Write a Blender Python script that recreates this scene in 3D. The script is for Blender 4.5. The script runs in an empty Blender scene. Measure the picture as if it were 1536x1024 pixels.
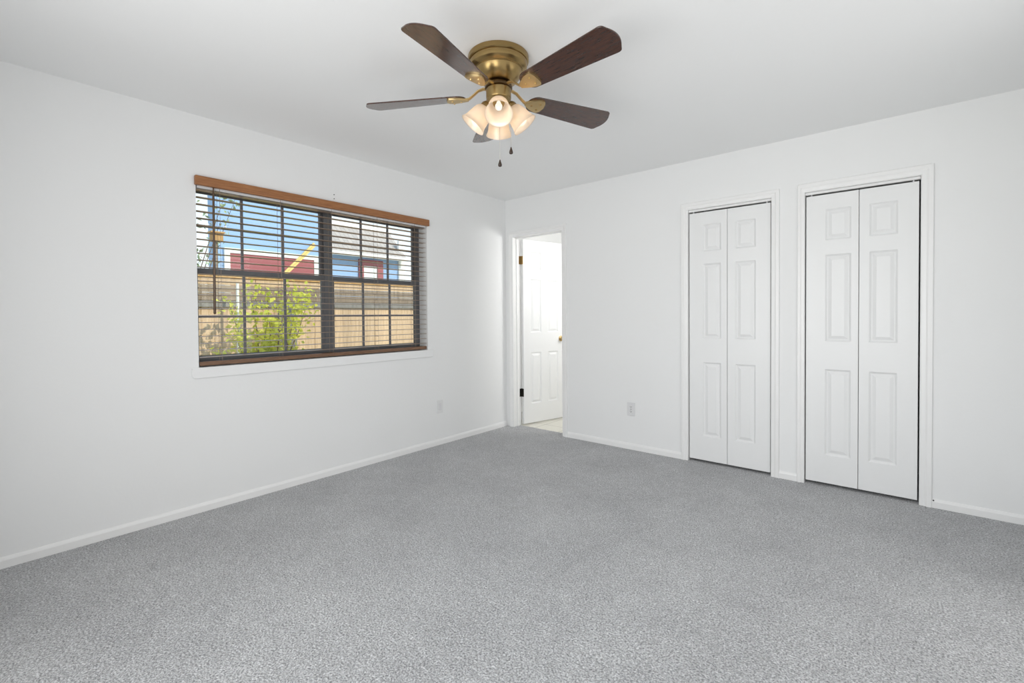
import bpy, bmesh, math, random
from mathutils import Vector, Matrix, Euler
random.seed(7)
SC = bpy.context.scene
COL = SC.collection
PI = math.pi

# ------------------------------------------------------------------ camera
cam_data = bpy.data.cameras.new('camera')
cam = bpy.data.objects.new('camera', cam_data)
COL.objects.link(cam)
CAM = (3.328, -3.8477, 1.1985)
YAW, PITCH, ROLL, FPX, SY = -0.7010, -0.0170, -0.0078, 700.77, -26.94
fw = Vector((math.sin(YAW) * math.cos(PITCH), math.cos(YAW) * math.cos(PITCH), math.sin(PITCH)))
r0 = Vector((math.cos(YAW), -math.sin(YAW), 0))
u0 = r0.cross(fw)
rt = r0 * math.cos(ROLL) + u0 * math.sin(ROLL)
up = -r0 * math.sin(ROLL) + u0 * math.cos(ROLL)
m = Matrix((rt, up, -fw)).transposed().to_4x4()
m.translation = Vector(CAM)
cam.matrix_world = m
cam_data.sensor_width = 36.0
cam_data.lens = FPX / 1536 * 36.0
cam_data.shift_y = SY / 1536
cam_data.clip_start = 0.02
cam_data.clip_end = 200
SC.camera = cam

# ------------------------------------------------------------------ exposure, world, sun, fill and bathroom light
SC.view_settings.view_transform = 'Standard'
SC.view_settings.look = 'None'
SC.view_settings.exposure = 0.05
SC.view_settings.gamma = 1.0
SC.view_settings.use_curve_mapping = False
SC.cycles.use_denoising = True
SC.cycles.max_bounces = 16
SC.cycles.diffuse_bounces = 8
SC.cycles.transparent_max_bounces = 24
SC.cycles.sample_clamp_indirect = 6.0

world = bpy.data.worlds.new('sky')
SC.world = world
world.use_nodes = True
wn = world.node_tree
wn.nodes.clear()
w_out = wn.nodes.new('ShaderNodeOutputWorld')
w_bg = wn.nodes.new('ShaderNodeBackground')
w_ramp = wn.nodes.new('ShaderNodeValToRGB')
w_sep = wn.nodes.new('ShaderNodeSeparateXYZ')
w_tc = wn.nodes.new('ShaderNodeTexCoord')
w_ramp.color_ramp.elements[0].color = (0.95, 0.98, 1.0, 1)
w_ramp.color_ramp.elements[0].position = 0.0
w_ramp.color_ramp.elements[1].color = (0.42, 0.66, 0.95, 1)
w_ramp.color_ramp.elements[1].position = 0.7
wn.links.new(w_tc.outputs['Generated'], w_sep.inputs[0])
wn.links.new(w_sep.outputs['Z'], w_ramp.inputs[0])
wn.links.new(w_ramp.outputs[0], w_bg.inputs['Color'])
w_bg.inputs['Strength'].default_value = 1.35
wn.links.new(w_bg.outputs[0], w_out.inputs[0])


def light(name, kind, loc, energy, color=(1, 1, 1), rot=None, size=None, size_y=None, aim=None, spread=None):
    ld = bpy.data.lights.new(name, kind)
    ld.energy = energy
    ld.color = color
    if kind == 'AREA':
        ld.shape = 'RECTANGLE'
        ld.size = size
        ld.size_y = size_y
        if spread:
            ld.spread = math.radians(spread)
    elif kind == 'POINT':
        ld.shadow_soft_size = size
    elif kind == 'SUN':
        ld.angle = size
    o = bpy.data.objects.new(name, ld)
    COL.objects.link(o)
    o.location = loc
    if aim is not None:
        o.rotation_euler = Vector(aim).to_track_quat('-Z', 'Y').to_euler()
    return o


light('sun', 'SUN', (6, 3, 8), 3.4, (1.0, 0.93, 0.80), size=math.radians(0.6), aim=(-0.74, -0.30, -0.60))
# added room fill, set in an unseen rear window and an unseen side opening
light('rear_fill_light', 'AREA', (2.30, -4.402, 1.22), 43.5, (1.0, 0.992, 0.982), size=2.4, size_y=1.6, aim=(0, 1, 0.0), spread=158)
light('hall_fill_light', 'AREA', (3.952, -1.85, 1.10), 13.5, (1.0, 0.99, 0.98), size=1.7, size_y=2.0, aim=(-1, 0.0, 0.0))
# assumed bathroom light, unseen; area lamp against a solid wall, no window
light('assumed_bathroom_light', 'AREA', (1.735, 0.80, 1.78), 19, (1.0, 0.99, 0.97), size=0.7, size_y=0.40, aim=(-1, 0, 0))


# ------------------------------------------------------------------ materials
def mat(name, color, rough=0.5, metal=0.0, spec=0.5, coat=0.0):
    mt = bpy.data.materials.new(name)
    mt.use_nodes = True
    b = mt.node_tree.nodes['Principled BSDF']
    b.inputs['Base Color'].default_value = (*color, 1)
    b.inputs['Roughness'].default_value = rough
    b.inputs['Metallic'].default_value = metal
    b.inputs['Specular IOR Level'].default_value = spec
    b.inputs['Coat Weight'].default_value = coat
    return mt


def N(mt, t):
    return mt.node_tree.nodes.new(t)


def LK(mt, a, b):
    mt.node_tree.links.new(a, b)


def coords(mt, scale=(1, 1, 1), rot=(0, 0, 0)):
    tc = N(mt, 'ShaderNodeTexCoord')
    mp = N(mt, 'ShaderNodeMapping')
    mp.inputs['Scale'].default_value = scale
    mp.inputs['Rotation'].default_value = rot
    LK(mt, tc.outputs['Object'], mp.inputs['Vector'])
    return mp.outputs['Vector']


def noise(mt, vec, scale, detail=4, rough=0.5):
    n = N(mt, 'ShaderNodeTexNoise')
    n.inputs['Scale'].default_value = scale
    n.inputs['Detail'].default_value = detail
    n.inputs['Roughness'].default_value = rough
    LK(mt, vec, n.inputs['Vector'])
    return n.outputs['Fac']


def ramp(mt, fac, stops):
    r = N(mt, 'ShaderNodeValToRGB')
    e = r.color_ramp.elements
    while len(e) < len(stops):
        e.new(0.5)
    for i, (p, c) in enumerate(stops):
        e[i].position = p
        e[i].color = (*c, 1)
    LK(mt, fac, r.inputs[0])
    return r.outputs[0]


def bump(mt, height, strength, dist, prev=None):
    b = N(mt, 'ShaderNodeBump')
    b.inputs['Strength'].default_value = strength
    b.inputs['Distance'].default_value = dist
    LK(mt, height, b.inputs['Height'])
    if prev is not None:
        LK(mt, prev, b.inputs['Normal'])
    return b.outputs['Normal']


def bsdf(mt):
    return mt.node_tree.nodes['Principled BSDF']


def wall_paint(name, color):
    mt = mat(name, color, 0.6, spec=0.25)
    v = coords(mt)
    h = noise(mt, v, 55, 3, 0.55)
    LK(mt, bump(mt, h, 0.10, 0.004), bsdf(mt).inputs['Normal'])
    return mt


M_WALL = wall_paint('white_wall_paint', (0.80, 0.805, 0.805))
M_CEIL = wall_paint('white_ceiling_paint', (0.86, 0.865, 0.865))
M_TRIM = mat('white_trim_gloss', (0.82, 0.82, 0.816), 0.32, spec=0.4)
M_DOOR = mat('white_door_paint', (0.79, 0.795, 0.795), 0.35, spec=0.4)
M_PLATE = mat('white_plastic', (0.70, 0.70, 0.71), 0.3, spec=0.4)
M_PLATE_L = mat('white_painted_plate', (0.74, 0.745, 0.745), 0.35, spec=0.4)
M_DARK = mat('dark_slot', (0.03, 0.03, 0.03), 0.6)


def carpet():
    mt = mat('grey_carpet_pile', (0.3, 0.3, 0.31), 0.95, spec=0.05)
    v = coords(mt)
    big = noise(mt, v, 2.2, 4, 0.6)
    mid = noise(mt, v, 16, 4, 0.65)
    fine = noise(mt, v, 140, 4, 0.7)
    loops = N(mt, 'ShaderNodeTexVoronoi')
    loops.inputs['Scale'].default_value = 120
    loops.inputs['Randomness'].default_value = 1.0
    warp = N(mt, 'ShaderNodeTexNoise')
    warp.inputs['Scale'].default_value = 30
    LK(mt, v, warp.inputs['Vector'])
    addv = N(mt, 'ShaderNodeVectorMath')
    addv.operation = 'MULTIPLY_ADD'
    addv.inputs[1].default_value = (0.04, 0.04, 0.04)
    LK(mt, warp.outputs['Color'], addv.inputs[0])
    LK(mt, v, addv.inputs[2])
    LK(mt, addv.outputs[0], loops.inputs['Vector'])
    c1 = ramp(mt, fine, [(0.36, (0.25, 0.253, 0.262)), (0.50, (0.58, 0.584, 0.595)), (0.64, (0.86, 0.865, 0.875))])
    c2 = ramp(mt, big, [(0.32, (0.86, 0.86, 0.865)), (0.68, (1.0, 1.0, 1.0))])
    c3 = ramp(mt, mid, [(0.25, (0.90, 0.90, 0.90)), (0.75, (1.06, 1.06, 1.06))])
    m1 = N(mt, 'ShaderNodeMix')
    m1.data_type = 'RGBA'
    m1.blend_type = 'MULTIPLY'
    m1.inputs[0].default_value = 1.0
    LK(mt, c1, m1.inputs[6])
    LK(mt, c2, m1.inputs[7])
    m2 = N(mt, 'ShaderNodeMix')
    m2.data_type = 'RGBA'
    m2.blend_type = 'MULTIPLY'
    m2.inputs[0].default_value = 1.0
    LK(mt, m1.outputs[2], m2.inputs[6])
    LK(mt, c3, m2.inputs[7])
    # curly dark fissures between the tufts
    fis = N(mt, 'ShaderNodeTexNoise')
    fis.inputs['Scale'].default_value = 62
    fis.inputs['Detail'].default_value = 3
    fis.inputs['Roughness'].default_value = 0.62
    fis.inputs['Distortion'].default_value = 0.8
    LK(mt, v, fis.inputs['Vector'])
    ab = N(mt, 'ShaderNodeMath')
    ab.operation = 'SUBTRACT'
    ab.inputs[1].default_value = 0.47
    LK(mt, fis.outputs['Fac'], ab.inputs[0])
    ab2 = N(mt, 'ShaderNodeMath')
    ab2.operation = 'ABSOLUTE'
    LK(mt, ab.outputs[0], ab2.inputs[0])
    c4 = ramp(mt, ab2.outputs[0], [(0.0, (0.70, 0.70, 0.70)), (0.03, (0.92, 0.92, 0.92)), (0.12, (1.05, 1.05, 1.05))])
    m3 = N(mt, 'ShaderNodeMix')
    m3.data_type = 'RGBA'
    m3.blend_type = 'MULTIPLY'
    m3.inputs[0].default_value = 1.0
    LK(mt, m2.outputs[2], m3.inputs[6])
    LK(mt, c4, m3.inputs[7])
    LK(mt, m3.outputs[2], bsdf(mt).inputs['Base Color'])
    n1 = bump(mt, loops.outputs['Distance'], 0.7, 0.008)
    n2 = bump(mt, fine, 0.9, 0.006, n1)
    LK(mt, n2, bsdf(mt).inputs['Normal'])
    bsdf(mt).inputs['Sheen Weight'].default_value = 0.15
    return mt


M_CARPET = carpet()


def wood(name, dark, light_, rough, scale=(1, 14, 14), coat=0.0, spec=0.5):
    mt = mat(name, light_, rough, spec=spec, coat=coat)
    v = coords(mt, scale)
    f = noise(mt, v, 6, 6, 0.65)
    mid = tuple((a + b) / 2 for a, b in zip(dark, light_))
    LK(mt, ramp(mt, f, [(0.3, dark), (0.5, mid), (0.72, light_)]), bsdf(mt).inputs['Base Color'])
    return mt


M_BLADE = wood('dark_walnut_blade', (0.010, 0.004, 0.0025), (0.075, 0.022, 0.009), 0.35, (3, 30, 30), coat=1.0)
bsdf(M_BLADE).inputs['Coat Roughness'].default_value = 0.16
bsdf(M_BLADE).inputs['Coat IOR'].default_value = 1.68
bsdf(M_BLADE).inputs['Specular IOR Level'].default_value = 0.1
M_BRASS = mat('antique_brass', (0.36, 0.25, 0.105), 0.30, metal=1.0)
M_BRASS_D = mat('dark_antique_brass', (0.14, 0.09, 0.045), 0.38, metal=1.0)
M_BRASS_L = mat('polished_brass_bracket', (0.60, 0.45, 0.23), 0.42, metal=1.0)
M_STEEL_DK = mat('dark_hinge_metal', (0.03, 0.027, 0.022), 0.4, metal=0.6)
M_FOB = mat('dark_wood_fob', (0.03, 0.014, 0.008), 0.3)
M_CHAIN = mat('pull_chain_metal', (0.62, 0.60, 0.56), 0.35, metal=0.7)
M_SLAT = wood('brown_wood_slat', (0.22, 0.15, 0.11), (0.40, 0.30, 0.23), 0.30, (12, 1.2, 12), coat=0.2)
M_VALANCE = wood('honey_brown_wood', (0.22, 0.085, 0.028), (0.40, 0.175, 0.065), 0.38, (10, 1.5, 24))
M_RAIL = wood('brown_wood_rail', (0.11, 0.055, 0.03), (0.24, 0.13, 0.07), 0.4, (10, 1.5, 24))
M_CORD = mat('tan_cord', (0.34, 0.28, 0.22), 0.8)
M_WAND = mat('dark_wood_wand', (0.10, 0.06, 0.035), 0.35)
M_MUNTIN = mat('grey_muntin_bar', (0.20, 0.20, 0.215), 0.4)
M_FRAME = mat('dark_bronze_aluminium', (0.15, 0.153, 0.16), 0.34, metal=0.25)


def glass_pane():
    mt = bpy.data.materials.new('window_glass')
    mt.use_nodes = True
    nt = mt.node_tree
    nt.nodes.clear()
    out = nt.nodes.new('ShaderNodeOutputMaterial')
    mix = nt.nodes.new('ShaderNodeMixShader')
    tr = nt.nodes.new('ShaderNodeBsdfTransparent')
    gl = nt.nodes.new('ShaderNodeBsdfGlossy')
    gl.inputs['Roughness'].default_value = 0.0
    tr.inputs['Color'].default_value = (0.96, 0.98, 0.97, 1)
    fr = nt.nodes.new('ShaderNodeFresnel')
    fr.inputs['IOR'].default_value = 1.45
    nt.links.new(fr.outputs[0], mix.inputs[0])
    nt.links.new(tr.outputs[0], mix.inputs[1])
    nt.links.new(gl.outputs[0], mix.inputs[2])
    nt.links.new(mix.outputs[0], out.inputs[0])
    return mt


M_GLASS = glass_pane()


def shade_glass():
    """frosted glass of a lit lamp shade"""
    mt = bpy.data.materials.new('frosted_shade_glass')
    mt.use_nodes = True
    nt = mt.node_tree
    nt.nodes.clear()
    out = nt.nodes.new('ShaderNodeOutputMaterial')
    m1 = nt.nodes.new('ShaderNodeMixShader')
    m1.inputs[0].default_value = 0.64
    d = nt.nodes.new('ShaderNodeBsdfDiffuse')
    d.inputs['Color'].default_value = (0.80, 0.74, 0.68, 1)
    t = nt.nodes.new('ShaderNodeBsdfTranslucent')
    t.inputs['Color'].default_value = (0.86, 0.77, 0.66, 1)
    m2 = nt.nodes.new('ShaderNodeMixShader')
    m2.inputs[0].default_value = 0.06
    g = nt.nodes.new('ShaderNodeBsdfGlossy')
    g.inputs['Roughness'].default_value = 0.2
    nt.links.new(d.outputs[0], m1.inputs[1])
    nt.links.new(t.outputs[0], m1.inputs[2])
    nt.links.new(m1.outputs[0], m2.inputs[1])
    nt.links.new(g.outputs[0], m2.inputs[2])
    nt.links.new(m2.outputs[0], out.inputs[0])
    return mt


M_SHADE = shade_glass()


def emis(name, color, strength):
    mt = bpy.data.materials.new(name)
    mt.use_nodes = True
    b = bsdf(mt)
    b.inputs['Base Color'].default_value = (0.05, 0.045, 0.04, 1)
    b.inputs['Emission Color'].default_value = (*color, 1)
    b.inputs['Emission Strength'].default_value = strength
    return mt


M_BULB = emis('lit_bulb', (1.0, 0.92, 0.80), 0.95)


# ------------------------------------------------------------------ mesh helpers
def box(bm, x0, x1, y0, y1, z0, z1):
    vs = [bm.verts.new((x, y, z)) for x in (x0, x1) for y in (y0, y1) for z in (z0, z1)]
    for f in ((0, 1, 3, 2), (4, 6, 7, 5), (0, 4, 5, 1), (2, 3, 7, 6), (0, 2, 6, 4), (1, 5, 7, 3)):
        bm.faces.new([vs[i] for i in f])


def frames(path):
    path = [Vector(p) for p in path]
    ts = []
    for i, p in enumerate(path):
        a = path[max(i - 1, 0)]
        b = path[min(i + 1, len(path) - 1)]
        ts.append((b - a).normalized())
    n = Vector((0, 0, 1)) if abs(ts[0].z) < 0.9 else Vector((1, 0, 0))
    out = []
    for p, t in zip(path, ts):
        n = (n - t * n.dot(t)).normalized()
        out.append((p, n, t.cross(n)))
    return out


def tube(bm, path, rad, seg=10, cap=True, flat=1.0):
    rs = rad if isinstance(rad, (list, tuple)) else [rad] * len(path)
    rings = []
    for (p, n, b), r in zip(frames(path), rs):
        rings.append([bm.verts.new(p + n * (r * flat * math.cos(2 * PI * k / seg)) + b * (r * math.sin(2 * PI * k / seg))) for k in range(seg)])
    for a, c in zip(rings, rings[1:]):
        for k in range(seg):
            bm.faces.new((a[k], a[(k + 1) % seg], c[(k + 1) % seg], c[k]))
    if cap:
        bm.faces.new(rings[0][::-1])
        bm.faces.new(rings[-1])


def lathe(bm, prof, seg=48, mtx=None):
    mtx = mtx or Matrix()
    rings = []
    for r, z in prof:
        if r < 1e-6:
            rings.append([bm.verts.new(mtx @ Vector((0, 0, z)))])
        else:
            rings.append([bm.verts.new(mtx @ Vector((r * math.cos(2 * PI * k / seg), r * math.sin(2 * PI * k / seg), z))) for k in range(seg)])
    for a, c in zip(rings, rings[1:]):
        for k in range(seg):
            k2 = (k + 1) % seg
            if len(a) == 1 and len(c) == 1:
                continue
            if len(a) == 1:
                bm.faces.new((a[0], c[k2], c[k]))
            elif len(c) == 1:
                bm.faces.new((a[k], a[k2], c[0]))
            else:
                bm.faces.new((a[k], a[k2], c[k2], c[k]))


def prism(bm, outline, z0, z1):
    lo = [bm.verts.new((x, y, z0)) for x, y in outline]
    hi = [bm.verts.new((x, y, z1)) for x, y in outline]
    n = len(lo)
    bm.faces.new(lo[::-1])
    bm.faces.new(hi)
    for k in range(n):
        bm.faces.new((lo[k], lo[(k + 1) % n], hi[(k + 1) % n], hi[k]))


def obj(name, bm, material, parent=None, smooth=False, bevel=0.0, bseg=2, angle=35):
    bmesh.ops.recalc_face_normals(bm, faces=bm.faces)
    me = bpy.data.meshes.new(name)
    bm.to_mesh(me)
    bm.free()
    me.materials.append(material)
    if smooth:
        me.polygons.foreach_set('use_smooth', [True] * len(me.polygons))
        me.set_sharp_from_angle(angle=math.radians(angle))
    o = bpy.data.objects.new(name, me)
    COL.objects.link(o)
    if parent is not None:
        o.parent = parent
    if bevel:
        md = o.modifiers.new('bevel', 'BEVEL')
        md.width = bevel
        md.segments = bseg
        md.limit_method = 'ANGLE'
        md.angle_limit = math.radians(40)
    return o


def boxes(name, lst, material, parent=None, bevel=0.0, **k):
    bm = bmesh.new()
    for b in lst:
        box(bm, *b)
    return obj(name, bm, material, parent, bevel=bevel, **k)


def empty(name, loc=(0, 0, 0), rotz=0.0):
    o = bpy.data.objects.new(name, None)
    o.empty_display_size = 0.1
    COL.objects.link(o)
    o.location = loc
    o.rotation_euler = (0, 0, rotz)
    return o


def tag(o, label, cat, group=None, kind=None):
    o['label'] = label
    o['category'] = cat
    if group:
        o['group'] = group
    if kind:
        o['kind'] = kind
    return o


def struct(o, label=None):
    o['kind'] = 'structure'
    if label:
        o['label'] = label
    return o


def twin(o, parent):
    c = o.copy()
    COL.objects.link(c)
    c.parent = parent
    return c


def wall(name, axis, p0, p1, a0, a1, z0, z1, holes, material):
    """one solid wall, faces at axis coordinate p0 and p1, spanning a0..a1 and z0..z1, with rectangular holes"""
    A = sorted({a0, a1} | {h[i] for h in holes for i in (0, 1)})
    Z = sorted({z0, z1} | {h[i] for h in holes for i in (2, 3)})

    def solid(i, j):
        if i < 0 or j < 0 or i >= len(A) - 1 or j >= len(Z) - 1:
            return False
        ca, cz = (A[i] + A[i + 1]) / 2, (Z[j] + Z[j + 1]) / 2
        return not any(h[0] < ca < h[1] and h[2] < cz < h[3] for h in holes)
    bm = bmesh.new()
    cache = {}

    def V(p, a, z):
        k = (p, a, z)
        if k not in cache:
            cache[k] = bm.verts.new((p, a, z) if axis == 'x' else (a, p, z))
        return cache[k]
    for i in range(len(A) - 1):
        for j in range(len(Z) - 1):
            if not solid(i, j):
                continue
            aa, ab, za, zb = A[i], A[i + 1], Z[j], Z[j + 1]
            for p in (p0, p1):
                bm.faces.new((V(p, aa, za), V(p, ab, za), V(p, ab, zb), V(p, aa, zb)))
            for (di, dj, e) in ((-1, 0, ((aa, za), (aa, zb))), (1, 0, ((ab, za), (ab, zb))), (0, -1, ((aa, za), (ab, za))), (0, 1, ((aa, zb), (ab, zb)))):
                if not solid(i + di, j + dj):
                    (ea, ez), (fa, fz) = e
                    bm.faces.new((V(p0, ea, ez), V(p0, fa, fz), V(p1, fa, fz), V(p1, ea, ez)))
    return struct(obj(name, bm, material))


# ------------------------------------------------------------------ room shell
H = 2.44
XR, YN = 3.95, -4.40              # side and rear walls behind the camera
RW0, RW1, RZ0, RZ1 = 1.11, 3.53, 0.41, 2.03            # opening for the added rear window
HD0, HD1 = -2.71, -0.99                                # opening for the hall fill light
WY0, WY1, WZ0, WZ1 = -2.897, -1.094, 0.893, 2.055      # window opening
DX0, DX1, DZ = 0.105, 0.732, 2.033                     # bathroom doorway, clear
C1A, C1B, C2A, C2B, CZ = 1.966, 2.571, 2.781, 3.394, 2.043   # closet openings

struct(boxes('floor', [(-0.16, XR + 0.12, YN - 0.12, 0.10, -0.12, 0.0)], M_CARPET), 'grey cut pile carpet over the whole bedroom floor')
struct(boxes('ceiling', [(-0.45, XR + 0.12, YN - 0.12, 2.45, H, H + 0.16)], M_CEIL))
wall('wall_left', 'x', -0.16, 0.0, YN - 0.12, 0.0, 0.0, H, [(WY0, WY1, WZ0, WZ1)], M_WALL)
wall('wall_right', 'y', 0.0, 0.12, -0.16, XR + 0.12, 0.0, H,
     [(DX0 - 0.018, DX1 + 0.018, 0.0, DZ + 0.018), (C1A - 0.018, C1B + 0.018, 0.0, CZ + 0.018), (C2A - 0.018, C2B + 0.018, 0.0, CZ + 0.018)], M_WALL)
wall('wall_rear', 'y', YN - 0.12, YN, 0.0, XR + 0.12, 0.0, H, [(RW0, RW1, RZ0, RZ1)], M_WALL)
wall('wall_side', 'x', XR, XR + 0.12, YN, 0.0, 0.0, H, [(HD0, HD1, 0.0, 2.13)], M_WALL)
# unseen hall, added to keep the sun out of the side opening
wall('wall_added_hall_far', 'x', 5.0, 5.12, -3.0, -0.7, 0.0, H, [], M_WALL)
wall('wall_added_hall_near', 'y', -3.0, -2.88, XR + 0.12, 5.0, 0.0, H, [], M_WALL)
wall('wall_added_hall_end', 'y', -0.82, -0.7, XR + 0.12, 5.0, 0.0, H, [], M_WALL)
struct(boxes('floor_added_hall', [(XR + 0.12, 5.12, -3.0, -0.7, -0.12, 0.0)], M_CARPET))
struct(boxes('ceiling_added_hall', [(XR + 0.12, 5.12, -3.0, -0.7, H, H + 0.16)], M_CEIL))

# bathroom beyond the doorway
M_TILE = mat('cream_floor_tile', (0.78, 0.76, 0.68), 0.25)
tv = coords(M_TILE)
tb = N(M_TILE, 'ShaderNodeTexBrick')
tb.offset = 0.0
tb.inputs['Scale'].default_value = 1.0
tb.inputs['Brick Width'].default_value = 0.3
tb.inputs['Row Height'].default_value = 0.3
tb.inputs['Mortar Size'].default_value = 0.004
tb.inputs['Color1'].default_value = (0.76, 0.74, 0.66, 1)
tb.inputs['Color2'].default_value = (0.80, 0.78, 0.71, 1)
tb.inputs['Mortar'].default_value = (0.46, 0.44, 0.38, 1)
LK(M_TILE, tv, tb.inputs['Vector'])
LK(M_TILE, tb.outputs['Color'], bsdf(M_TILE).inputs['Base Color'])
struct(boxes('floor_bathroom', [(-0.45, 1.86, 0.10, 2.45, -0.12, -0.002)], M_TILE), 'cream floor tiles in the bathroom beyond the open door')
wall('wall_bathroom_left', 'x', -0.45, -0.33, 0.12, 2.45, 0.0, H, [], M_WALL)
wall('wall_bathroom_right', 'x', 1.74, 1.86, 0.12, 2.45, 0.0, H, [], M_WALL)
wall('wall_bathroom_far', 'y', 2.33, 2.45, -0.33, 1.74, 0.0, H, [], M_WALL)
wall('wall_bathroom_near', 'y', 0.03, 0.12, -0.45, -0.16, 0.0, H, [], M_WALL)
# closet shell
wall('wall_closet_back', 'y', 0.72, 0.84, 1.86, XR + 0.12, 0.0, H, [], M_WALL)
wall('wall_closet_side', 'x', XR, XR + 0.12, 0.12, 0.72, 0.0, H, [], M_WALL)
struct(boxes('floor_closet', [(1.86, XR + 0.12, 0.10, 0.84, -0.12, 0.0)], M_CARPET))


# ------------------------------------------------------------------ trim
def casing(name, x0, x1, ztop, w, label, x0o=None):
    """door casing: two legs and a head board in one mitred moulding"""
    bm = bmesh.new()
    xa = x0 - (w if x0o is None else x0 - x0o)
    xb = x1 + w
    zt = ztop + w
    # cross-section across the board, t = 0 at opening edge ... 1 at outer edge : (t, depth)
    sec = [(0.0, 0.0), (0.0, 0.008), (0.10, 0.011), (0.45, 0.0125), (0.60, 0.017), (0.95, 0.017), (1.0, 0.013), (1.0, 0.0)]
    pts_in = [(x0, 0.0), (x0, ztop), (x1, ztop), (x1, 0.0)]
    pts_out = [(xa, 0.0), (xa, zt), (xb, zt), (xb, 0.0)]
    rows = []
    for (ax, az), (bx, bz) in zip(pts_in, pts_out):
        rows.append([bm.verts.new((ax + (bx - ax) * t, -d, az + (bz - az) * t)) for t, d in sec])
    for a, b in zip(rows, rows[1:]):
        for k in range(len(sec)):
            k2 = (k + 1) % len(sec)
            bm.faces.new((a[k], a[k2], b[k2], b[k]))
    bm.faces.new(rows[0])
    bm.faces.new(rows[-1][::-1])
    return struct(obj(name, bm, M_TRIM), label)


def jamb(name, x0, x1, ztop, y0=0.0, y1=0.12, t=0.018, stop=False):
    lst = [(x0 - t, x0, y0, y1, 0, ztop), (x1, x1 + t, y0, y1, 0, ztop), (x0 - t, x1 + t, y0, y1, ztop, ztop + t)]
    if stop:
        s = 0.010
        lst += [(x0, x0 + s, 0.045, 0.08, 0, ztop - s), (x1 - s, x1, 0.045, 0.08, 0, ztop - s), (x0, x1, 0.045, 0.08, ztop - s, ztop)]
    return struct(boxes(name, lst, M_TRIM))


casing('trim_1', DX0, DX1, DZ, 0.056, 'white casing around the open bathroom doorway')
casing('trim_2', C1A, C1B, CZ, 0.053, 'white casing around the left closet door')
casing('trim_3', C2A, C2B, CZ, 0.060, 'white casing around the right closet door', x0o=2.738)
jamb('trim_4', DX0, DX1, DZ, stop=True)
jamb('trim_5', C1A, C1B, CZ)
jamb('trim_6', C2A, C2B, CZ)


def baseboard(name, axis, a0, a1, h=0.053, t=0.012):
    bm = bmesh.new()
    sec = [(0, 0), (t, 0), (t, h - 0.016), (t * 0.7, h - 0.006), (t * 0.45, h), (0, h)]
    rows = []
    for a in (a0, a1):
        rows.append([bm.verts.new((d, a, z) if axis == 'x' else (a, -d, z)) for d, z in sec])
    n = len(sec)
    for k in range(n):
        bm.faces.new((rows[0][k], rows[0][(k + 1) % n], rows[1][(k + 1) % n], rows[1][k]))
    bm.faces.new(rows[0])
    bm.faces.new(rows[1][::-1])
    return struct(obj(name, bm, M_TRIM))


baseboard('baseboard_left', 'x', YN, -0.014)
baseboard('baseboard_right', 'y', DX1 + 0.056, C1A - 0.053)
baseboard('baseboard_middle', 'y', C1B + 0.053, 2.738)
baseboard('baseboard_far_right', 'y', C2B + 0.060, XR)

# window stool / apron board
bm = bmesh.new()
out = []
ya, yb, za, zb, rr = -2.937, -1.035, 0.826, 0.893, 0.022
out = [(ya, zb), (yb, zb)]
for k in range(7):
    a = -k / 6 * PI / 2
    out.append((yb - rr + rr * math.cos(a), za + rr + rr * math.sin(a)))
for k in range(7):
    a = -PI / 2 - k / 6 * PI / 2
    out.append((ya + rr + rr * math.cos(a), za + rr + rr * math.sin(a)))
lo = [bm.verts.new((0.0, y, z)) for y, z in out]
hi = [bm.verts.new((0.012, y, z)) for y, z in out]
bm.faces.new(lo)
bm.faces.new(hi[::-1])
for k in range(len(lo)):
    bm.faces.new((lo[k], lo[(k + 1) % len(lo)], hi[(k + 1) % len(lo)], hi[k]))
struct(obj('trim_7', bm, M_WALL, bevel=0.004), 'white painted sill board under the window')

# ------------------------------------------------------------------ window
win = struct(empty('window_1', (0, 0, 0)), 'dark bronze double window in the left wall behind the blind')
XF0, XF1 = -0.158, -0.112
YM = -1.9875
boxes('window_frame', [
    (XF0, XF1, WY0 + 0.001, WY0 + 0.014, WZ0, WZ1), (XF0, XF1, WY1 - 0.036, WY1 - 0.002, WZ0, WZ1),
    (XF0, XF1, WY0 + 0.014, WY1 - 0.036, WZ0, WZ0 + 0.030), (XF0, XF1, WY0 + 0.014, WY1 - 0.036, WZ1 - 0.035, WZ1),
    (XF0, XF1, YM - 0.030, YM + 0.030, WZ0 + 0.030, WZ1 - 0.035)], M_FRAME, win, bevel=0.002)


def sash(name, y0, y1, z0, z1, xs, wb, wt, vm, zm):
    b = 0.022
    x0, x1 = xs
    lst = [(x0, x1, y0, y0 + b, z0, z1), (x0, x1, y1 - b, y1, z0, z1), (x0, x1, y0 + b, y1 - b, z0, z0 + wb), (x0, x1, y0 + b, y1 - b, z1 - wt, z1)]
    g = (x0 + x1) / 2
    ya, yb = y0 + b, y1 - b
    bars = []
    for k in (1, 2):
        ym = ya + (yb - ya) * k / 3
        bars.append((g - 0.006, g + 0.006, ym - 0.008, ym + 0.008, z0 + wb, z1 - wt))
    bars.append((g - 0.0055, g + 0.0055, ya, yb, zm - 0.008, zm + 0.008))
    s = boxes(name, lst, M_FRAME, win, bevel=0.0015)
    boxes('muntin_grid', bars, M_MUNTIN, s)
    boxes('glass_pane', [(g - 0.0015, g + 0.0015, ya, yb, z0 + wb, z1 - wt)], M_GLASS, s)
    return s


for (a, b) in ((WY0 + 0.014, YM - 0.030), (YM + 0.030, WY1 - 0.036)):
    sash('upper_sash', a, b, 1.490, WZ1 - 0.035, (-0.157, -0.138), 0.028, 0.022, 2, 1.792)
    sash('lower_sash', a, b, WZ0 + 0.030, 1.517, (-0.136, -0.114), 0.034, 0.034, 2, 1.208)

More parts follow.
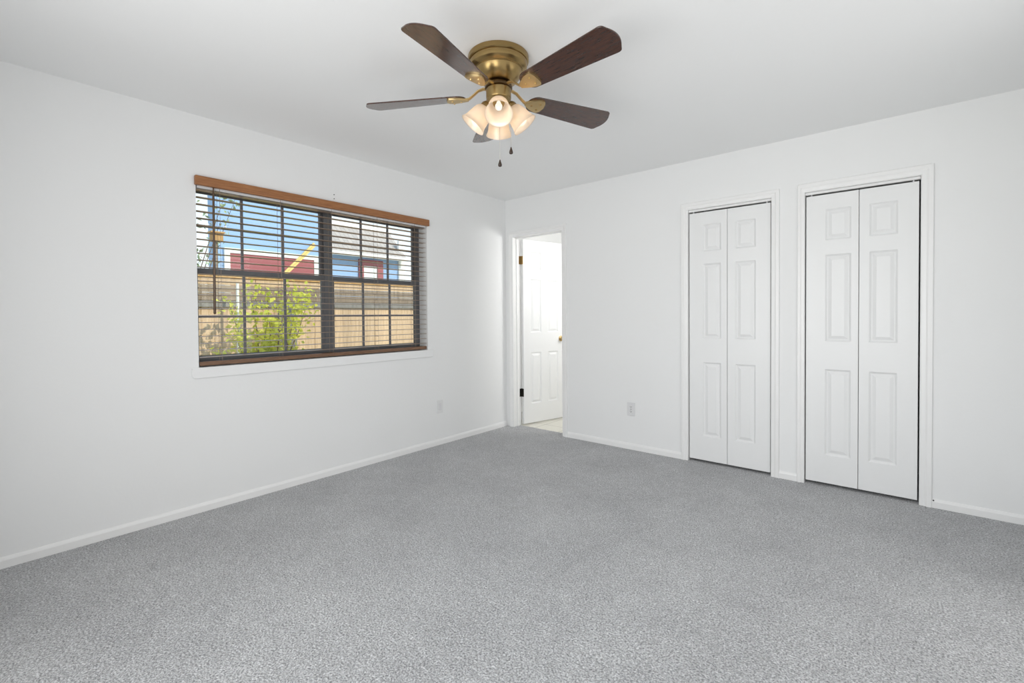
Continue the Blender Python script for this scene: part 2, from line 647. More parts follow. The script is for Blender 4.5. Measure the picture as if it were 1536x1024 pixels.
added_win = struct(empty('added_window', (0, 0, 0)), 'unseen window added in the rear wall around the fill light')  # unseen window, built around the rear fill light
boxes('window_frame', [(RW0, RW0 + 0.04, YN - 0.11, YN - 0.07, RZ0, RZ1), (RW1 - 0.04, RW1, YN - 0.11, YN - 0.07, RZ0, RZ1), (RW0 + 0.04, RW1 - 0.04, YN - 0.11, YN - 0.07, RZ0, RZ0 + 0.04),
                       (RW0 + 0.04, RW1 - 0.04, YN - 0.11, YN - 0.07, RZ1 - 0.04, RZ1), ((RW0 + RW1) / 2 - 0.03, (RW0 + RW1) / 2 + 0.03, YN - 0.11, YN - 0.07, RZ0 + 0.04, RZ1 - 0.04)], M_FRAME, added_win)
boxes('glass_pane', [(RW0 + 0.04, RW1 - 0.04, YN - 0.092, YN - 0.088, RZ0 + 0.04, RZ1 - 0.04)], M_GLASS, added_win)

# ------------------------------------------------------------------ venetian blind
blind = tag(empty('window_blind', (0.0, (WY0 + WY1) / 2, 2.04)), 'brown wooden venetian blind with open slats hanging in the window', 'blind')
BY = blind.location.y


def bl(bmx):
    bmesh.ops.translate(bmx, verts=bmx.verts, vec=-Vector(blind.location))
    return bmx


bm = bmesh.new()
box(bm, 0.001, 0.030, -2.906, -1.084, 2.012, 2.069)
obj('valance', bl(bm), M_VALANCE, blind, bevel=0.005, bseg=3)
bm = bmesh.new()
box(bm, -0.058, -0.004, WY0 + 0.008, WY1 - 0.008, 2.000, 2.046)
obj('head_rail', bl(bm), M_PLATE, blind, bevel=0.002)
bm = bmesh.new()
prof = []
sl = None
for i in range(25):
    z = 1.990 - 0.0432 * i
    if sl is None:
        bm = bmesh.new()
        n = 6
        top, bot = [], []
        for k in range(n + 1):
            t = k / n
            x = -0.054 + 0.047 * t
            crown = 0.0022 * (1 - (2 * t - 1) ** 2)
            for lst, dz in ((top, 0.0013), (bot, -0.0013)):
                lst.append([bm.verts.new((x, y, crown + dz)) for y in (WY0 + 0.008 - BY, WY1 - 0.008 - BY)])
        for k in range(n):
            for s in (top, bot):
                bm.faces.new((s[k][0], s[k][1], s[k + 1][1], s[k + 1][0]))
        for k in range(n):
            for e in (0, 1):
                bm.faces.new((top[k][e], top[k + 1][e], bot[k + 1][e], bot[k][e]))
        for k in (0, n):
            bm.faces.new((top[k][0], top[k][1], bot[k][1], bot[k][0]))
        sl = obj('slat', bm, M_SLAT, blind)
        s = sl
    else:
        s = twin(sl, blind)
    s.location = (0, 0, z - blind.location.z)
bm = bmesh.new()
box(bm, -0.056, -0.004, WY0 + 0.006, WY1 - 0.010, 0.901, 0.927)
obj('bottom_rail', bl(bm), M_RAIL, blind, bevel=0.004)
for y in (-2.765, -2.388, -2.010, -1.611, -1.229):
    bm = bmesh.new()
    tube(bm, [(-0.0035, y, 2.02), (-0.0035, y, 0.925)], 0.0012, 6)
    tube(bm, [(-0.0575, y, 2.02), (-0.0575, y, 0.925)], 0.0012, 6)
    for i in range(25):
        z = 1.990 - 0.0432 * i
        tube(bm, [(-0.0575, y, z - 0.003), (-0.0035, y, z - 0.003)], 0.0008, 4)
    obj('ladder_cord', bl(bm), M_CORD, blind)
bm = bmesh.new()
tube(bm, [(0.008, -2.803, 2.012), (0.008, -2.804, 1.95), (0.008, -2.808, 1.23), (0.008, -2.808, 1.222)], [0.0035, 0.006, 0.0075, 0.005], 10)
obj('tilt_wand', bl(bm), M_WAND, blind, smooth=True)

# two nails above the valance
for z, which in ((2.127, 'upper'), (2.096, 'lower')):
    bm = bmesh.new()
    lathe(bm, [(0, 0), (0.0035, 0.0), (0.0035, 0.004), (0.002, 0.005), (0, 0.005)], 10, Matrix.Translation((0.0, -1.990, z)) @ Matrix.Rotation(PI / 2, 4, 'Y'))
    tag(obj('nail', bm, M_DARK), f'{which} of two tiny dark nails in the wall above the blind valance', 'nail')


# ------------------------------------------------------------------ panel doors
def panelled(bm, w0, w1, z0, z1, yf, yb, panels, mode='bifold'):
    """door slab between w0..w1 / z0..z1 (x, z), front face y=yf (camera side), raised panels pressed into the front and flat back"""
    X = sorted({w0, w1} | {p[i] for p in panels for i in (0, 1)})
    Z = sorted({z0, z1} | {p[i] for p in panels for i in (2, 3)})
    cache = {}
    sgn = 1 if yb > yf else -1

    def V(x, y, z):
        k = (round(x, 5), round(y, 5), round(z, 5))
        if k not in cache:
            cache[k] = bm.verts.new((x, y, z))
        return cache[k]
    for i in range(len(X) - 1):
        for j in range(len(Z) - 1):
            cx, cz = (X[i] + X[i + 1]) / 2, (Z[j] + Z[j + 1]) / 2
            if any(p[0] < cx < p[1] and p[2] < cz < p[3] for p in panels):
                continue
            bm.faces.new((V(X[i], yf, Z[j]), V(X[i + 1], yf, Z[j]), V(X[i + 1], yf, Z[j + 1]), V(X[i], yf, Z[j + 1])))
    steps = [(0.0, 0.0), (0.007, 0.0075), (0.012, 0.0105), (0.016, 0.0105), (0.036, 0.0018), (0.038, 0.0016)]
    for (a, b, c, d) in panels:
        loops = []
        for ins, dep in steps:
            y = yf + sgn * dep
            loops.append([V(a + ins, y, c + ins), V(b - ins, y, c + ins), V(b - ins, y, d - ins), V(a + ins, y, d - ins)])
        # frame edge uses grid corners only, so the first loop matches the cell corners
        for l0, l1 in zip(loops, loops[1:]):
            for k in range(4):
                bm.faces.new((l0[k], l0[(k + 1) % 4], l1[(k + 1) % 4], l1[k]))
        bm.faces.new(loops[-1])
    # edges and back
    bk = [V(w0, yb, z0), V(w1, yb, z0), V(w1, yb, z1), V(w0, yb, z1)]
    bm.faces.new(bk)
    xs, zs = X, Z
    bm.faces.new([V(x, yf, z0) for x in xs] + [bk[1], bk[0]])
    bm.faces.new([V(x, yf, z1) for x in xs] + [bk[2], bk[3]])
    bm.faces.new([V(w0, yf, z) for z in zs] + [bk[3], bk[0]])
    bm.faces.new([V(w1, yf, z) for z in zs] + [bk[2], bk[1]])


PZ = [(0.216, 0.811), (1.004, 1.600), (1.700, 1.912)]


def bifold(name, xa, xb, xm, pa, pb, label):
    d = struct(empty(name, ((xa + xb) / 2, 0.03, 0)), label)
    ox = d.location.x
    for (w0, w1, p) in ((xa + 0.006, xm - 0.0015, pa), (xm + 0.0015, xb - 0.008, pb)):
        bm = bmesh.new()
        panelled(bm, w0 - ox, w1 - ox, 0.020, 2.014, 0.012 - 0.03, 0.044 - 0.03, [(p[0] - ox, p[1] - ox, a, b) for a, b in PZ])
        obj('door_leaf', bm, M_DOOR, d, bevel=0.0015, bseg=1)
    boxes('top_track', [(xa + 0.001 - ox, xb - 0.001 - ox, -0.018, 0.012, 2.026, CZ - 0.001)], M_TRIM, d)
    for x in (xa + 0.035, xb - 0.035):
        bm = bmesh.new()
        tube(bm, [(x - ox, -0.002, 2.012), (x - ox, -0.002, 2.027)], 0.005, 8)
        obj('pivot_pin', bm, M_PLATE, d)
    return d


bifold('door_2', C1A, C1B, 2.263, (2.080, 2.216), (2.323, 2.463), 'left of the two white six panel bifold closet doors')
bifold('door_3', C2A, C2B, 3.086, (2.900, 3.044), (3.142, 3.285), 'right of the two white six panel bifold closet doors')

# bathroom door, hinged on the left jamb and swung into the bathroom
DW = 0.610
door = struct(empty('door_1', (DX0 + 0.004, 0.122, 0)), 'white six panel bathroom door standing open')
door.rotation_euler = (0, 0, math.radians(76.5))
bm = bmesh.new()
s = 0.105
c = (DW - 2 * s - 0.10) / 2
pw = [(s, s + c), (DW - s - c, DW - s)]
panelled(bm, 0.004, DW, 0.014, 2.024, -0.036, 0.0, [(a, b, z0, z1) for a, b in pw for z0, z1 in ((0.225, 0.79), (1.01, 1.595), (1.70, 1.90))])
obj('door_slab', bm, M_DOOR, door, bevel=0.0015, bseg=1)
for z, mt, lab in ((1.80, M_BRASS, 'worn brass hinge'), (0.355, M_STEEL_DK, 'dark hinge')):  # upper hinge brass, lower one darker
    bm = bmesh.new()
    tube(bm, [(0.0, -0.005, z - 0.045), (0.0, -0.005, z + 0.045)], 0.007, 12)
    box(bm, 0.001, 0.0038, -0.034, -0.004, z - 0.044, z + 0.044)
    n0 = len(bm.verts)
    box(bm, DX0 - 0.001, DX0 + 0.002, 0.084, 0.119, z - 0.044, z + 0.044)      # leaf let into the jamb
    inv = (Matrix.Translation(door.location) @ door.rotation_euler.to_matrix().to_4x4()).inverted()
    bm.verts.ensure_lookup_table()
    for v in bm.verts[n0:]:
        v.co = inv @ v.co
    h = obj('hinge', bm, mt, door, smooth=True)
    h['label'] = lab
bm = bmesh.new()
KX = DW - 0.062
mt_ = Matrix.Translation((KX, -0.036, 0.93)) @ Matrix.Rotation(PI / 2, 4, 'X')
lathe(bm, [(0, 0), (0.032, 0), (0.032, 0.004), (0.014, 0.008), (0.011, 0.022), (0.020, 0.032), (0.027, 0.044), (0.026, 0.056), (0.016, 0.064), (0, 0.066)], 24, mt_)
obj('door_knob', bm, M_BRASS_L, door, smooth=True)

# ------------------------------------------------------------------ outlets, switch
sw = tag(empty('switch_plate', (0.0, -0.962, 0.355)), 'white rocker plate low on the window wall near the corner', 'switch plate')
bm = bmesh.new()
box(bm, 0.0, 0.006, -0.038, 0.038, -0.060, 0.060)
obj('cover_plate', bm, M_PLATE_L, sw, bevel=0.003, bseg=3)
bm = bmesh.new()
box(bm, 0.004, 0.0085, -0.0165, 0.0165, -0.033, 0.033)
obj('rocker', bm, M_PLATE, sw, bevel=0.0015)
ou = tag(empty('wall_outlet', (1.462, 0.0, 0.358)), 'white duplex power outlet low on the wall between bathroom door and closet', 'outlet')
bm = bmesh.new()
box(bm, -0.037, 0.037, -0.006, 0.0, -0.060, 0.060)
obj('cover_plate', bm, M_PLATE, ou, bevel=0.003, bseg=3)
for z in (-0.020, 0.020):
    bm = bmesh.new()
    outl = []
    for k in range(24):
        a = 2 * PI * k / 24
        outl.append((0.017 * math.cos(a), max(-0.013, min(0.013, 0.0172 * math.sin(a)))))
    lo = [bm.verts.new((x, -0.005, z + y)) for x, y in outl]
    hi = [bm.verts.new((x, -0.0085, z + y)) for x, y in outl]
    bm.faces.new(lo)
    bm.faces.new(hi[::-1])
    for k in range(24):
        bm.faces.new((lo[k], lo[(k + 1) % 24], hi[(k + 1) % 24], hi[k]))
    so = obj('socket', bm, M_PLATE_L, ou)
    bm = bmesh.new()
    for x, hh in ((-0.0065, 0.0045), (0.0065, 0.0036)):
        box(bm, x - 0.0014, x + 0.0014, -0.0092, -0.0084, z + 0.001 - hh, z + 0.004 + hh)
    tube(bm, [(0, -0.0084, z - 0.008), (0, -0.0092, z - 0.008)], 0.0026, 8)
    obj('slots', bm, M_DARK, so)
bm = bmesh.new()
lathe(bm, [(0, 0), (0.0035, 0), (0.0035, 0.0012), (0, 0.002)], 10, Matrix.Translation((0, -0.006, 0)) @ Matrix.Rotation(PI / 2, 4, 'X'))
obj('screw', bm, M_STEEL_DK, ou)

# small dark screw at the foot of the right closet casing
bm = bmesh.new()
lathe(bm, [(0, 0), (0.004, 0), (0.004, 0.004), (0.002, 0.005), (0, 0.005)], 10, Matrix.Translation((3.461, -0.012, 0.046)) @ Matrix.Rotation(PI / 2, 4, 'X'))
tag(obj('screw', bm, M_DARK), 'tiny dark screw at the foot of the right closet casing', 'screw')

# ------------------------------------------------------------------ ceiling fan
FX, FY = 1.822, -2.150
fan = tag(empty('ceiling_fan', (FX, FY, H)), 'antique brass ceiling fan with five dark walnut blades and four lit frosted shades', 'ceiling fan')
bm = bmesh.new()
prof = [(0, 0), (0.143, 0), (0.146, -0.004), (0.146, -0.024), (0.142, -0.028), (0.137, -0.029), (0.1365, -0.032), (0.139, -0.034), (0.1395, -0.040), (0.137, -0.052), (0.130, -0.060), (0.120, -0.064), (0.117, -0.066), (0.117, -0.070),
        (0.114, -0.071), (0.112, -0.078), (0.105, -0.094), (0.092, -0.110), (0.076, -0.122), (0.060, -0.129), (0, -0.129)]
lathe(bm, prof, 72)
obj('motor_housing', bm, M_BRASS, fan, smooth=True, angle=28)
bm = bmesh.new()
lathe(bm, [(0, -0.129), (0.052, -0.129), (0.052, -0.136), (0.064, -0.137), (0.066, -0.140), (0.066, -0.150), (0.060, -0.153), (0, -0.153)], 48)
obj('flywheel', bm, M_BRASS_D, fan, smooth=True)
bm = bmesh.new()
lathe(bm, [(0, -0.153), (0.056, -0.153), (0.060, -0.157), (0.060, -0.196), (0.058, -0.202), (0.060, -0.206), (0.060, -0.228), (0.054, -0.238), (0.040, -0.248), (0.022, -0.256), (0.012, -0.259), (0.010, -0.266), (0, -0.268)], 48)
obj('switch_housing', bm, M_BRASS, fan, smooth=True, angle=30)

ZB = -0.182
PIT = math.radians(-12.5)
R0, R1 = 0.162, 0.668


def blade_outline():
    half = [(R0, 0.0)]
    L = []
    # root rounded, widening to the tip, then a rounded squarish tip
    for k in range(1, 9):
        a = k / 8 * PI / 2
        L.append((R0 + 0.050 * (1 - math.cos(a)), 0.054 * math.sin(a)))
    for k in range(1, 9):
        t = k / 8
        L.append((R0 + 0.050 + (R1 - 0.045 - R0 - 0.050) * t, 0.054 + 0.022 * t))
    wt = 0.076
    for k in range(1, 8):
        a = k / 8 * PI / 2
        L.append((R1 - 0.045 + 0.022 * math.sin(a), wt - 0.016 * (1 - math.cos(a))))
    for k in range(1, 7):
        t = k / 6
        y = (wt - 0.016) * (1 - t)
        L.append((R1 - 0.023 + 0.023 * (1 - (y / (wt - 0.016)) ** 2), y))
    up_ = half + L
    low = [(x, -y) for x, y in L[:-1]][::-1]
    return up_ + low


def blade_mesh():
    bm = bmesh.new()
    prism(bm, blade_outline(), -0.0030, 0.0030)
    bmesh.ops.rotate(bm, verts=bm.verts, cent=(0, 0, 0), matrix=Matrix.Rotation(PIT, 3, 'X'))
    return bm


def iron_mesh():
    """curved arm from the hub down to a scalloped plate under the blade root"""
    bm = bmesh.new()
    path = [(0.055, 0, 0.036), (0.075, 0, 0.037), (0.100, 0, 0.030), (0.125, 0, 0.010), (0.145, 0, -0.004), (0.165, 0, -0.007)]
    tube(bm, path, [0.011, 0.011, 0.010, 0.009, 0.010, 0.012], 10, flat=0.55)
    n0 = len(bm.verts)
    # plate: spade shape, hollowed
    prof_o = []
    for k in range(25):
        t = k / 24
        x = 0.150 + 0.105 * t
        y = 0.010 + 0.034 * math.sin(min(1, t * 1.25) * PI / 2) if t < 0.8 else (0.044 * math.sqrt(max(0, 1 - ((t - 0.8) / 0.2) ** 2)))
        prof_o.append((x, y))
    outl = prof_o + [(x, -y) for x, y in prof_o[::-1][1:]]
    lo = [bm.verts.new((x, y, -0.010 - 0.004 * (1 - min(1, abs(y) / 0.044)))) for x, y in outl]
    hi = [bm.verts.new((x, y, -0.0032)) for x, y in outl]
    cx = bm.verts.new((0.195, 0, -0.015))
    n = len(lo)
    for k in range(n):
        bm.faces.new((lo[k], lo[(k + 1) % n], hi[(k + 1) % n], hi[k]))
        bm.faces.new((lo[k], cx, lo[(k + 1) % n]))
    bm.faces.new(hi)
    for x, y in ((0.185, 0.0), (0.225, 0.020), (0.225, -0.020)):
        lathe(bm, [(0, -0.019), (0.004, -0.018), (0.005, -0.013), (0.005, -0.006)], 8, Matrix.Translation((x, y, 0)))
    plate = [v for i, v in enumerate(bm.verts) if i >= n0]
    bmesh.ops.rotate(bm, verts=plate, cent=(0, 0, 0), matrix=Matrix.Rotation(PIT, 3, 'X'))
    return bm


b_proto = obj('blade', blade_mesh(), M_BLADE, fan, bevel=0.001, bseg=1)
i_proto = obj('blade_bracket', iron_mesh(), M_BRASS_L, b_proto, smooth=True, angle=40)
for k in range(5):
    b = b_proto if k == 0 else twin(b_proto, fan)
    if k:
        twin(i_proto, b)
    b.location = (0, 0, ZB)
    da, dr, dp = ((0.7, 2.2, 0.2), (-1.0, -0.2, -0.8), (2.4, -0.6, -1.5), (0.0, -2.0, 0.2), (0.3, 0.85, -0.1))[k]   # the blades sit slightly uneven
    b.rotation_euler = (math.radians(dp), math.radians(dr), math.radians(-76.4 + 72 * k + da))

# light kit
CAMANG = math.atan2(CAM[1] - FY, CAM[0] - FX)
TILT = math.radians(39)


def shade_prof():
    outer = [(0.018, 0.0), (0.029, -0.003), (0.039, -0.012), (0.0455, -0.026), (0.0495, -0.044), (0.0520, -0.063), (0.0545, -0.080), (0.0585, -0.093), (0.0635, -0.102), (0.0650, -0.106)]
    inner = [(r - 0.003, z + 0.0008) for r, z in outer[::-1]]
    return outer + inner


first = None
for k in range(4):
    a = CAMANG + k * PI / 2
    M1 = Matrix.Rotation(a, 4, 'Z') @ Matrix.Translation((0.060, 0, -0.242)) @ Matrix.Rotation(-TILT, 4, 'Y')
    if first is None:
        bm = bmesh.new()
        lathe(bm, shade_prof(), 40)
        sh = obj('lamp_shade', bm, M_SHADE, fan, smooth=True, angle=60)
        bm = bmesh.new()
        lathe(bm, [(0, 0.026), (0.016, 0.026), (0.026, 0.020), (0.031, 0.010), (0.032, -0.002), (0.030, -0.004), (0, -0.0005)], 28)
        so = obj('lamp_socket', bm, M_BRASS, sh, smooth=True)
        bm = bmesh.new()
        lathe(bm, [(0, -0.002), (0.010, -0.002), (0.010, -0.014), (0.014, -0.024), (0.017, -0.036), (0.015, -0.048), (0.009, -0.056), (0, -0.059)], 24)
        bu = obj('light_bulb', bm, M_BULB, sh, smooth=True, angle=80)
        first = (sh, so, bu)
    else:
        sh = twin(first[0], fan)
        twin(first[1], sh)
        twin(first[2], sh)
    sh.matrix_local = M1
    # arm from switch housing
    lp = fan.location + (M1 @ Vector((0, 0, -0.085)))
    light('lamp_light', 'POINT', lp, 0.19, (1.0, 0.86, 0.68), size=0.02)
for (dx, dy, z0, z1) in ((0.004, 0.0, -0.262, -0.492), (0.058, 0.0, -0.222, -0.432)):
    # lateral offset along the image right direction
    px, py = rt.x * dx, rt.y * dx
    bm = bmesh.new()
    tube(bm, [(px, py, z0), (px, py, z1)], 0.0012, 6)
    ch = obj('pull_chain', bm, M_CHAIN, fan)
    bm = bmesh.new()
    lathe(bm, [(0, 0.004), (0.003, 0.002), (0.004, -0.004), (0.008, -0.016), (0.0095, -0.022), (0.008, -0.029), (0, -0.032)], 16, Matrix.Translation((px, py, z1)))
    obj('chain_fob', bm, M_FOB, ch, smooth=True, angle=70)

# ------------------------------------------------------------------ outside the window
GZ = -0.25
M_GROUND = mat('dry_grass', (0.30, 0.30, 0.12), 0.95)
gv = coords(M_GROUND)
LK(M_GROUND, ramp(M_GROUND, noise(M_GROUND, gv, 3, 6, 0.7), [(0.3, (0.20, 0.19, 0.08)), (0.7, (0.42, 0.40, 0.18))]), bsdf(M_GROUND).inputs['Base Color'])
struct(boxes('ground', [(-40, -0.16, -30, 40, GZ - 0.2, GZ)], M_GROUND))


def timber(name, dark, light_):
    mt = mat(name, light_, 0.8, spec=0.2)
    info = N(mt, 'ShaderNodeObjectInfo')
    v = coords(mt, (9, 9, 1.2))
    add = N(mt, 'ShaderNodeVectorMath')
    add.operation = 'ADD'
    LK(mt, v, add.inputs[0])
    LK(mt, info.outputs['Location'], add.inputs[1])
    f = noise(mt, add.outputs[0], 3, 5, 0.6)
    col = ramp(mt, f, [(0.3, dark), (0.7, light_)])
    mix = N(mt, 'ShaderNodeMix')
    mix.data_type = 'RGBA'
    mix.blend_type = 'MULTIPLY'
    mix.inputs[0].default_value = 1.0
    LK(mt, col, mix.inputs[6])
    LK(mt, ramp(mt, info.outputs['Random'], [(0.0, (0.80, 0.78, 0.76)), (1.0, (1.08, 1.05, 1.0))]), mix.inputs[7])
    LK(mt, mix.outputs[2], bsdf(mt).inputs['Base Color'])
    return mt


M_PICKET = timber('tan_fence_timber', (0.56, 0.38, 0.23), (0.78, 0.58, 0.40))
M_GREYBOARD = timber('weathered_grey_timber', (0.22, 0.165, 0.12), (0.42, 0.33, 0.25))
M_CAP = timber('orange_fence_timber', (0.50, 0.27, 0.10), (0.72, 0.46, 0.20))
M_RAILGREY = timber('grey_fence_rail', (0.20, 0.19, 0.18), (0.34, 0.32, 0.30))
FXX = -3.2
fence = tag(empty('wooden_fence', (FXX, -0.3, GZ)), 'tan wooden privacy fence across the yard outside the window', 'fence')
pk = None
for i in range(44):
    y = -3.3 + 0.142 * i
    if pk is None:
        pk = boxes('picket', [(-0.009, 0.009, -0.0695, 0.0695, 0.03, 1.69)], M_PICKET, fence)
        q = pk
    else:
        q = twin(pk, fence)
    q.location = (random.uniform(-0.004, 0.004), y + 0.3, 0)
Y0, Y1 = -3.1, 3.1
for (z0, z1, mt, t) in ((1.67, 1.76, M_GREYBOARD, 0.012), (1.765, 1.855, M_GREYBOARD, 0.016), (1.86, 1.945, M_PICKET, 0.013)):
    for k in range(3):
        ya, yb = Y0 + (Y1 - Y0) * k / 3 + 0.003, Y0 + (Y1 - Y0) * (k + 1) / 3 - 0.003
        boxes('horizontal_board', [(0.0, t + 0.012, ya, yb, z0, z1)], mt, fence)
boxes('cap_board', [(-0.03, 0.045, Y0, Y1, 1.95, 2.02)], M_CAP, fence)
boxes('fence_rail', [(0.010, 0.045, Y0, Y1, 1.585, 1.66)], M_RAILGREY, fence)
for y in (-2.6, -0.2, 2.2):
    boxes('fence_post', [(-0.11, -0.012, y - 0.045, y + 0.045, 0.0, 1.95)], M_GREYBOARD, fence)

# white pole, and a grey board standing in for a shadow on the fence
bm = bmesh.new()
tube(bm, [(-2.95, -1.63, GZ), (-2.95, -1.63, 1.62)], 0.017, 12)
tag(obj('pole', bm, mat('white_pipe', (0.85, 0.84, 0.80), 0.4), smooth=True), 'thin white pole standing before the fence beside the yellow green shrub', 'pole')
tag(boxes('shadow_board', [(-3.08, -3.04, -1.10, -0.86, GZ, 1.32)], M_RAILGREY, bevel=0.004), 'wide grey board put in for a shadow on the fence behind the shrub', 'board')

# shrub
M_LEAF = mat('yellow_green_leaf', (0.50, 0.52, 0.05), 0.5)
li = noise(M_LEAF, coords(M_LEAF), 9, 2, 0.5)
LK(M_LEAF, ramp(M_LEAF, li, [(0.3, (0.42, 0.46, 0.06)), (0.55, (0.74, 0.72, 0.10)), (0.8, (0.85, 0.78, 0.16))]), bsdf(M_LEAF).inputs['Base Color'])
M_STEM = mat('brown_twig', (0.16, 0.10, 0.055), 0.8)


def translucent(mt, col, fac=0.4):
    """thin leaves let sunlight through"""
    nt = mt.node_tree
    out_n = next(n for n in nt.nodes if n.type == 'OUTPUT_MATERIAL')
    tr = nt.nodes.new('ShaderNodeBsdfTranslucent')
    tr.inputs['Color'].default_value = (*col, 1)
    mx = nt.nodes.new('ShaderNodeMixShader')
    mx.inputs[0].default_value = fac
    nt.links.new(bsdf(mt).outputs[0], mx.inputs[1])
    nt.links.new(tr.outputs[0], mx.inputs[2])
    nt.links.new(mx.outputs[0], out_n.inputs[0])


translucent(M_LEAF, (0.85, 0.85, 0.12))


def leaf(bm, p, d, n, L, W):
    d = d.normalized()
    s = d.cross(n).normalized()
    n = s.cross(d)
    a = bm.verts.new(p)
    b = bm.verts.new(p + d * L * 0.45 + s * W + n * 0.15 * W)
    c = bm.verts.new(p + d * L - n * 0.15 * L)
    e = bm.verts.new(p + d * L * 0.45 - s * W + n * 0.15 * W)
    mid = bm.verts.new(p + d * L * 0.45 - n * 0.1 * W)
    bm.faces.new((a, b, mid))
    bm.faces.new((b, c, mid))
    bm.faces.new((c, e, mid))
    bm.faces.new((e, a, mid))


def rnd():
    return Vector((random.gauss(0, 1), random.gauss(0, 1), random.gauss(0, 1))).normalized()


def plant(name, base, tips, nleaf, L, W, mleaf, label, cat, stem_r=0.012, spread=0.18):
    root = tag(empty(name, base), label, cat)
    B = Vector(base)
    bs = bmesh.new()
    bl_ = bmesh.new()
    for t in tips:
        T = Vector(t) - B
        pts = [Vector((0, 0, 0)), T * 0.35 + Vector((0, 0, 0.12)) + rnd() * 0.04, T * 0.7 + Vector((0, 0, 0.08)) + rnd() * 0.05, T]
        tube(bs, pts, [stem_r, stem_r * 0.75, stem_r * 0.5, stem_r * 0.2], 6)
        for _ in range(nleaf):
            u = random.uniform(0.35, 1.05)
            p = T * u + Vector((0, 0, 0.1 * (1 - abs(2 * u - 1)))) + rnd() * random.uniform(0, spread)
            leaf(bl_, p, rnd() + Vector((0, 0, -0.2)), rnd(), L * random.uniform(0.6, 1.2), W * random.uniform(0.7, 1.2))
    obj('stem', bs, M_STEM, root, smooth=True)
    obj('foliage', bl_, mleaf, root)
    return root


tips = [(-2.62 + random.uniform(-0.2, 0.2), y, z) for y, z in ((-1.80, 1.35), (-1.62, 1.48), (-1.42, 1.42), (-1.22, 1.52), (-1.05, 1.44), (-0.86, 1.44), (-1.5, 1.15), (-1.3, 1.1), (-1.75, 0.95), (-1.45, 0.8), (-1.15, 0.95), (-1.9, 0.75))]
plant('leafy_shrub', (-2.62, -1.45, GZ), tips, 170, 0.075, 0.024, M_LEAF, 'yellow green leafy shrub growing in front of the wooden fence', 'shrub')
M_LEAF2 = mat('pale_green_leaf', (0.34, 0.42, 0.24), 0.5)
tips = [(-5.2 + random.uniform(-0.5, 0.5), y, z) for y, z in ((-2.3, 3.6), (-1.9, 3.0), (-1.5, 3.5), (-1.2, 2.7), (-1.0, 3.2), (-1.7, 2.3), (-1.35, 2.2), (-0.75, 3.3), (-2.0, 2.4), (-1.3, 3.9))]
plant('thin_tree', (-5.2, -1.9, GZ), tips, 60, 0.09, 0.022, M_LEAF2, 'thin twiggy tree with pale green leaves behind the fence', 'tree', 0.013, 0.3)

# neighbouring blue house
M_BLUE = mat('light_blue_siding', (0.34, 0.50, 0.78), 0.6, spec=0.2)
wv = N(M_BLUE, 'ShaderNodeTexWave')
wv.wave_type = 'BANDS'
wv.bands_direction = 'Z'
wv.wave_profile = 'SAW'
wv.inputs['Scale'].default_value = 1.6
wv.inputs['Distortion'].default_value = 0
LK(M_BLUE, coords(M_BLUE), wv.inputs['Vector'])
LK(M_BLUE, bump(M_BLUE, wv.outputs['Fac'], 0.5, 0.02), bsdf(M_BLUE).inputs['Normal'])
M_MAROON = mat('maroon_paint', (0.36, 0.10, 0.11), 0.6)
M_HTRIM = mat('white_house_trim', (0.85, 0.85, 0.83), 0.5)
M_ROOF = mat('tan_grey_shingle', (0.42, 0.37, 0.34), 0.9)
rb = N(M_ROOF, 'ShaderNodeTexBrick')
rb.inputs['Scale'].default_value = 1.0
rb.inputs['Brick Width'].default_value = 0.3
rb.inputs['Row Height'].default_value = 0.14
rb.inputs['Mortar Size'].default_value = 0.006
rb.inputs['Color1'].default_value = (0.42, 0.37, 0.34, 1)
rb.inputs['Color2'].default_value = (0.50, 0.44, 0.40, 1)
rb.inputs['Mortar'].default_value = (0.25, 0.22, 0.2, 1)
LK(M_ROOF, coords(M_ROOF), rb.inputs['Vector'])
LK(M_ROOF, rb.outputs['Color'], bsdf(M_ROOF).inputs['Base Color'])
house = tag(empty('house', (-9.0, 2.0, GZ)), 'light blue neighbouring house with maroon panels beyond the fence', 'house')
HX, HY, HZ = -9.0, 2.0, GZ


def hb(name, lst, mt, parent=house, bevel=0.0):
    return boxes(name, [(a - HX, b - HX, c - HY, d - HY, e - HZ, f - HZ) for a, b, c, d, e, f in lst], mt, parent, bevel)


hb('main_wall', [(-9.5, -9.0, 0.06, 2.80, GZ, 5.6)], M_BLUE)
hb('wing_wall', [(-13.0, -9.05, 2.80, 5.22, GZ, 3.05)], M_BLUE)
# wing roof: slope rising away from the yard with a white eave board at the ridge side
bm = bmesh.new()
lo = [(-8.75, 2.80, 3.02), (-8.75, 5.34, 3.02), (-9.7, 5.34, 3.95), (-9.7, 2.80, 3.95)]
vs = [bm.verts.new((x - HX, y - HY, z - HZ)) for x, y, z in lo]
v2 = [bm.verts.new((x - HX, y - HY, z - HZ - 0.06)) for x, y, z in lo]
bm.faces.new(vs)
bm.faces.new(v2[::-1])
for k in range(4):
    bm.faces.new((vs[k], vs[(k + 1) % 4], v2[(k + 1) % 4], v2[k]))
obj('wing_roof', bm, M_ROOF, house)
hb('ridge_board', [(-9.80, -9.66, 2.80, 5.40, 3.90, 4.12)], M_HTRIM)
hb('fascia_board', [(-8.78, -8.72, 2.80, 5.36, 2.93, 3.04)], M_HTRIM)
hb('corner_board', [(-9.06, -8.98, 5.20, 5.42, GZ, 3.6)], M_HTRIM)
gd = hb('garage_panel', [(-9.0, -8.96, 0.34, 2.40, GZ, 2.74)], M_MAROON)
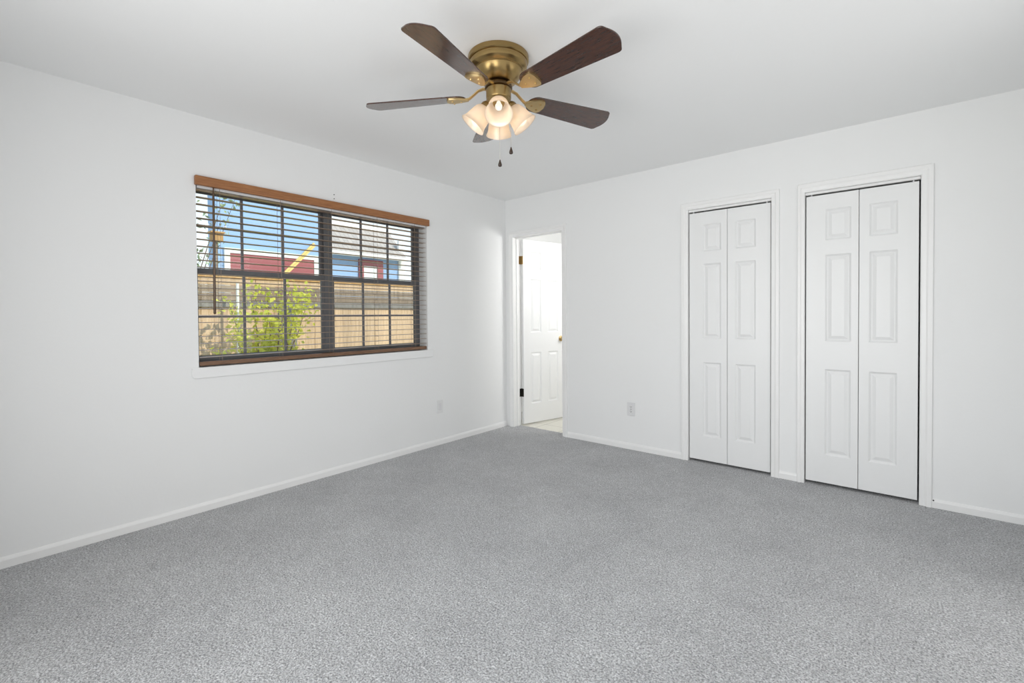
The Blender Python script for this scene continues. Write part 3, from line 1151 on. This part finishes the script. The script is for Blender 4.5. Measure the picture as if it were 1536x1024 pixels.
hb('panel_trim', [(-9.0, -8.94, 0.22, 0.34, GZ, 2.86), (-9.0, -8.94, 2.40, 2.62, GZ, 2.86), (-9.0, -8.94, 0.34, 2.40, 2.74, 2.86)], M_HTRIM, gd).location = (0, 0, 0)
wf = hb('house_window', [(-9.05, -8.99, 3.80, 3.95, 2.0, 2.90), (-9.05, -8.99, 4.42, 4.62, 2.0, 2.90), (-9.05, -8.99, 3.95, 4.42, 2.72, 2.90)], M_MAROON)
hb('window_pane', [(-9.05, -9.02, 3.95, 4.42, 2.0, 2.72)], mat('pale_pane', (0.80, 0.84, 0.86), 0.15), wf)

# yellow board leaning on the blue wall
bm = bmesh.new()
LBQ = Vector(CAM) + (Vector((-9.0, 1.68, 2.37)) - Vector(CAM)) * 0.975
LB1 = Vector((-8.93, 2.41, 3.17))
LB0 = LB1 + (LBQ - LB1) * ((GZ - LB1.z) / (LBQ.z - LB1.z))
P0, P1 = LB0, Vector((-8.93, 2.41, 3.17))
dv = (P1 - P0).normalized()
sv = Vector((1, 0, 0)) - dv * dv.x
sv.normalize()
tv_ = dv.cross(sv)
for off in (-0.027, 0.027):
    vs = []
    for P in (P0, P1):
        for s1, s2 in ((-1, -1), (1, -1), (1, 1), (-1, 1)):
            vs.append(bm.verts.new(P + tv_ * (off + s1 * 0.024) + sv * (s2 * 0.02)))
    for k in range(4):
        bm.faces.new((vs[k], vs[(k + 1) % 4], vs[4 + (k + 1) % 4], vs[4 + k]))
    bm.faces.new(vs[:4])
    bm.faces.new(vs[4:])
M_YB = mat('yellow_timber', (0.78, 0.55, 0.18), 0.6)
tag(obj('yellow_board', bm, M_YB), 'yellow timber board leaning against the blue house beyond the fence', 'board')
# tan box on a post
bx = tag(empty('bird_box', (-4.3, -1.42, GZ)), 'small tan box on a thin post among the twigs beyond the fence', 'box')
bz = 2.30 - GZ
boxes('post', [(-0.012, 0.012, -0.012, 0.012, 0.0, bz)], M_GREYBOARD, bx)
boxes('box_body', [(-0.06, 0.06, -0.07, 0.07, bz, bz + 0.12)], M_CAP, bx)
boxes('box_lid', [(-0.08, 0.08, -0.09, 0.09, bz + 0.12, bz + 0.14)], M_CAP, bx)
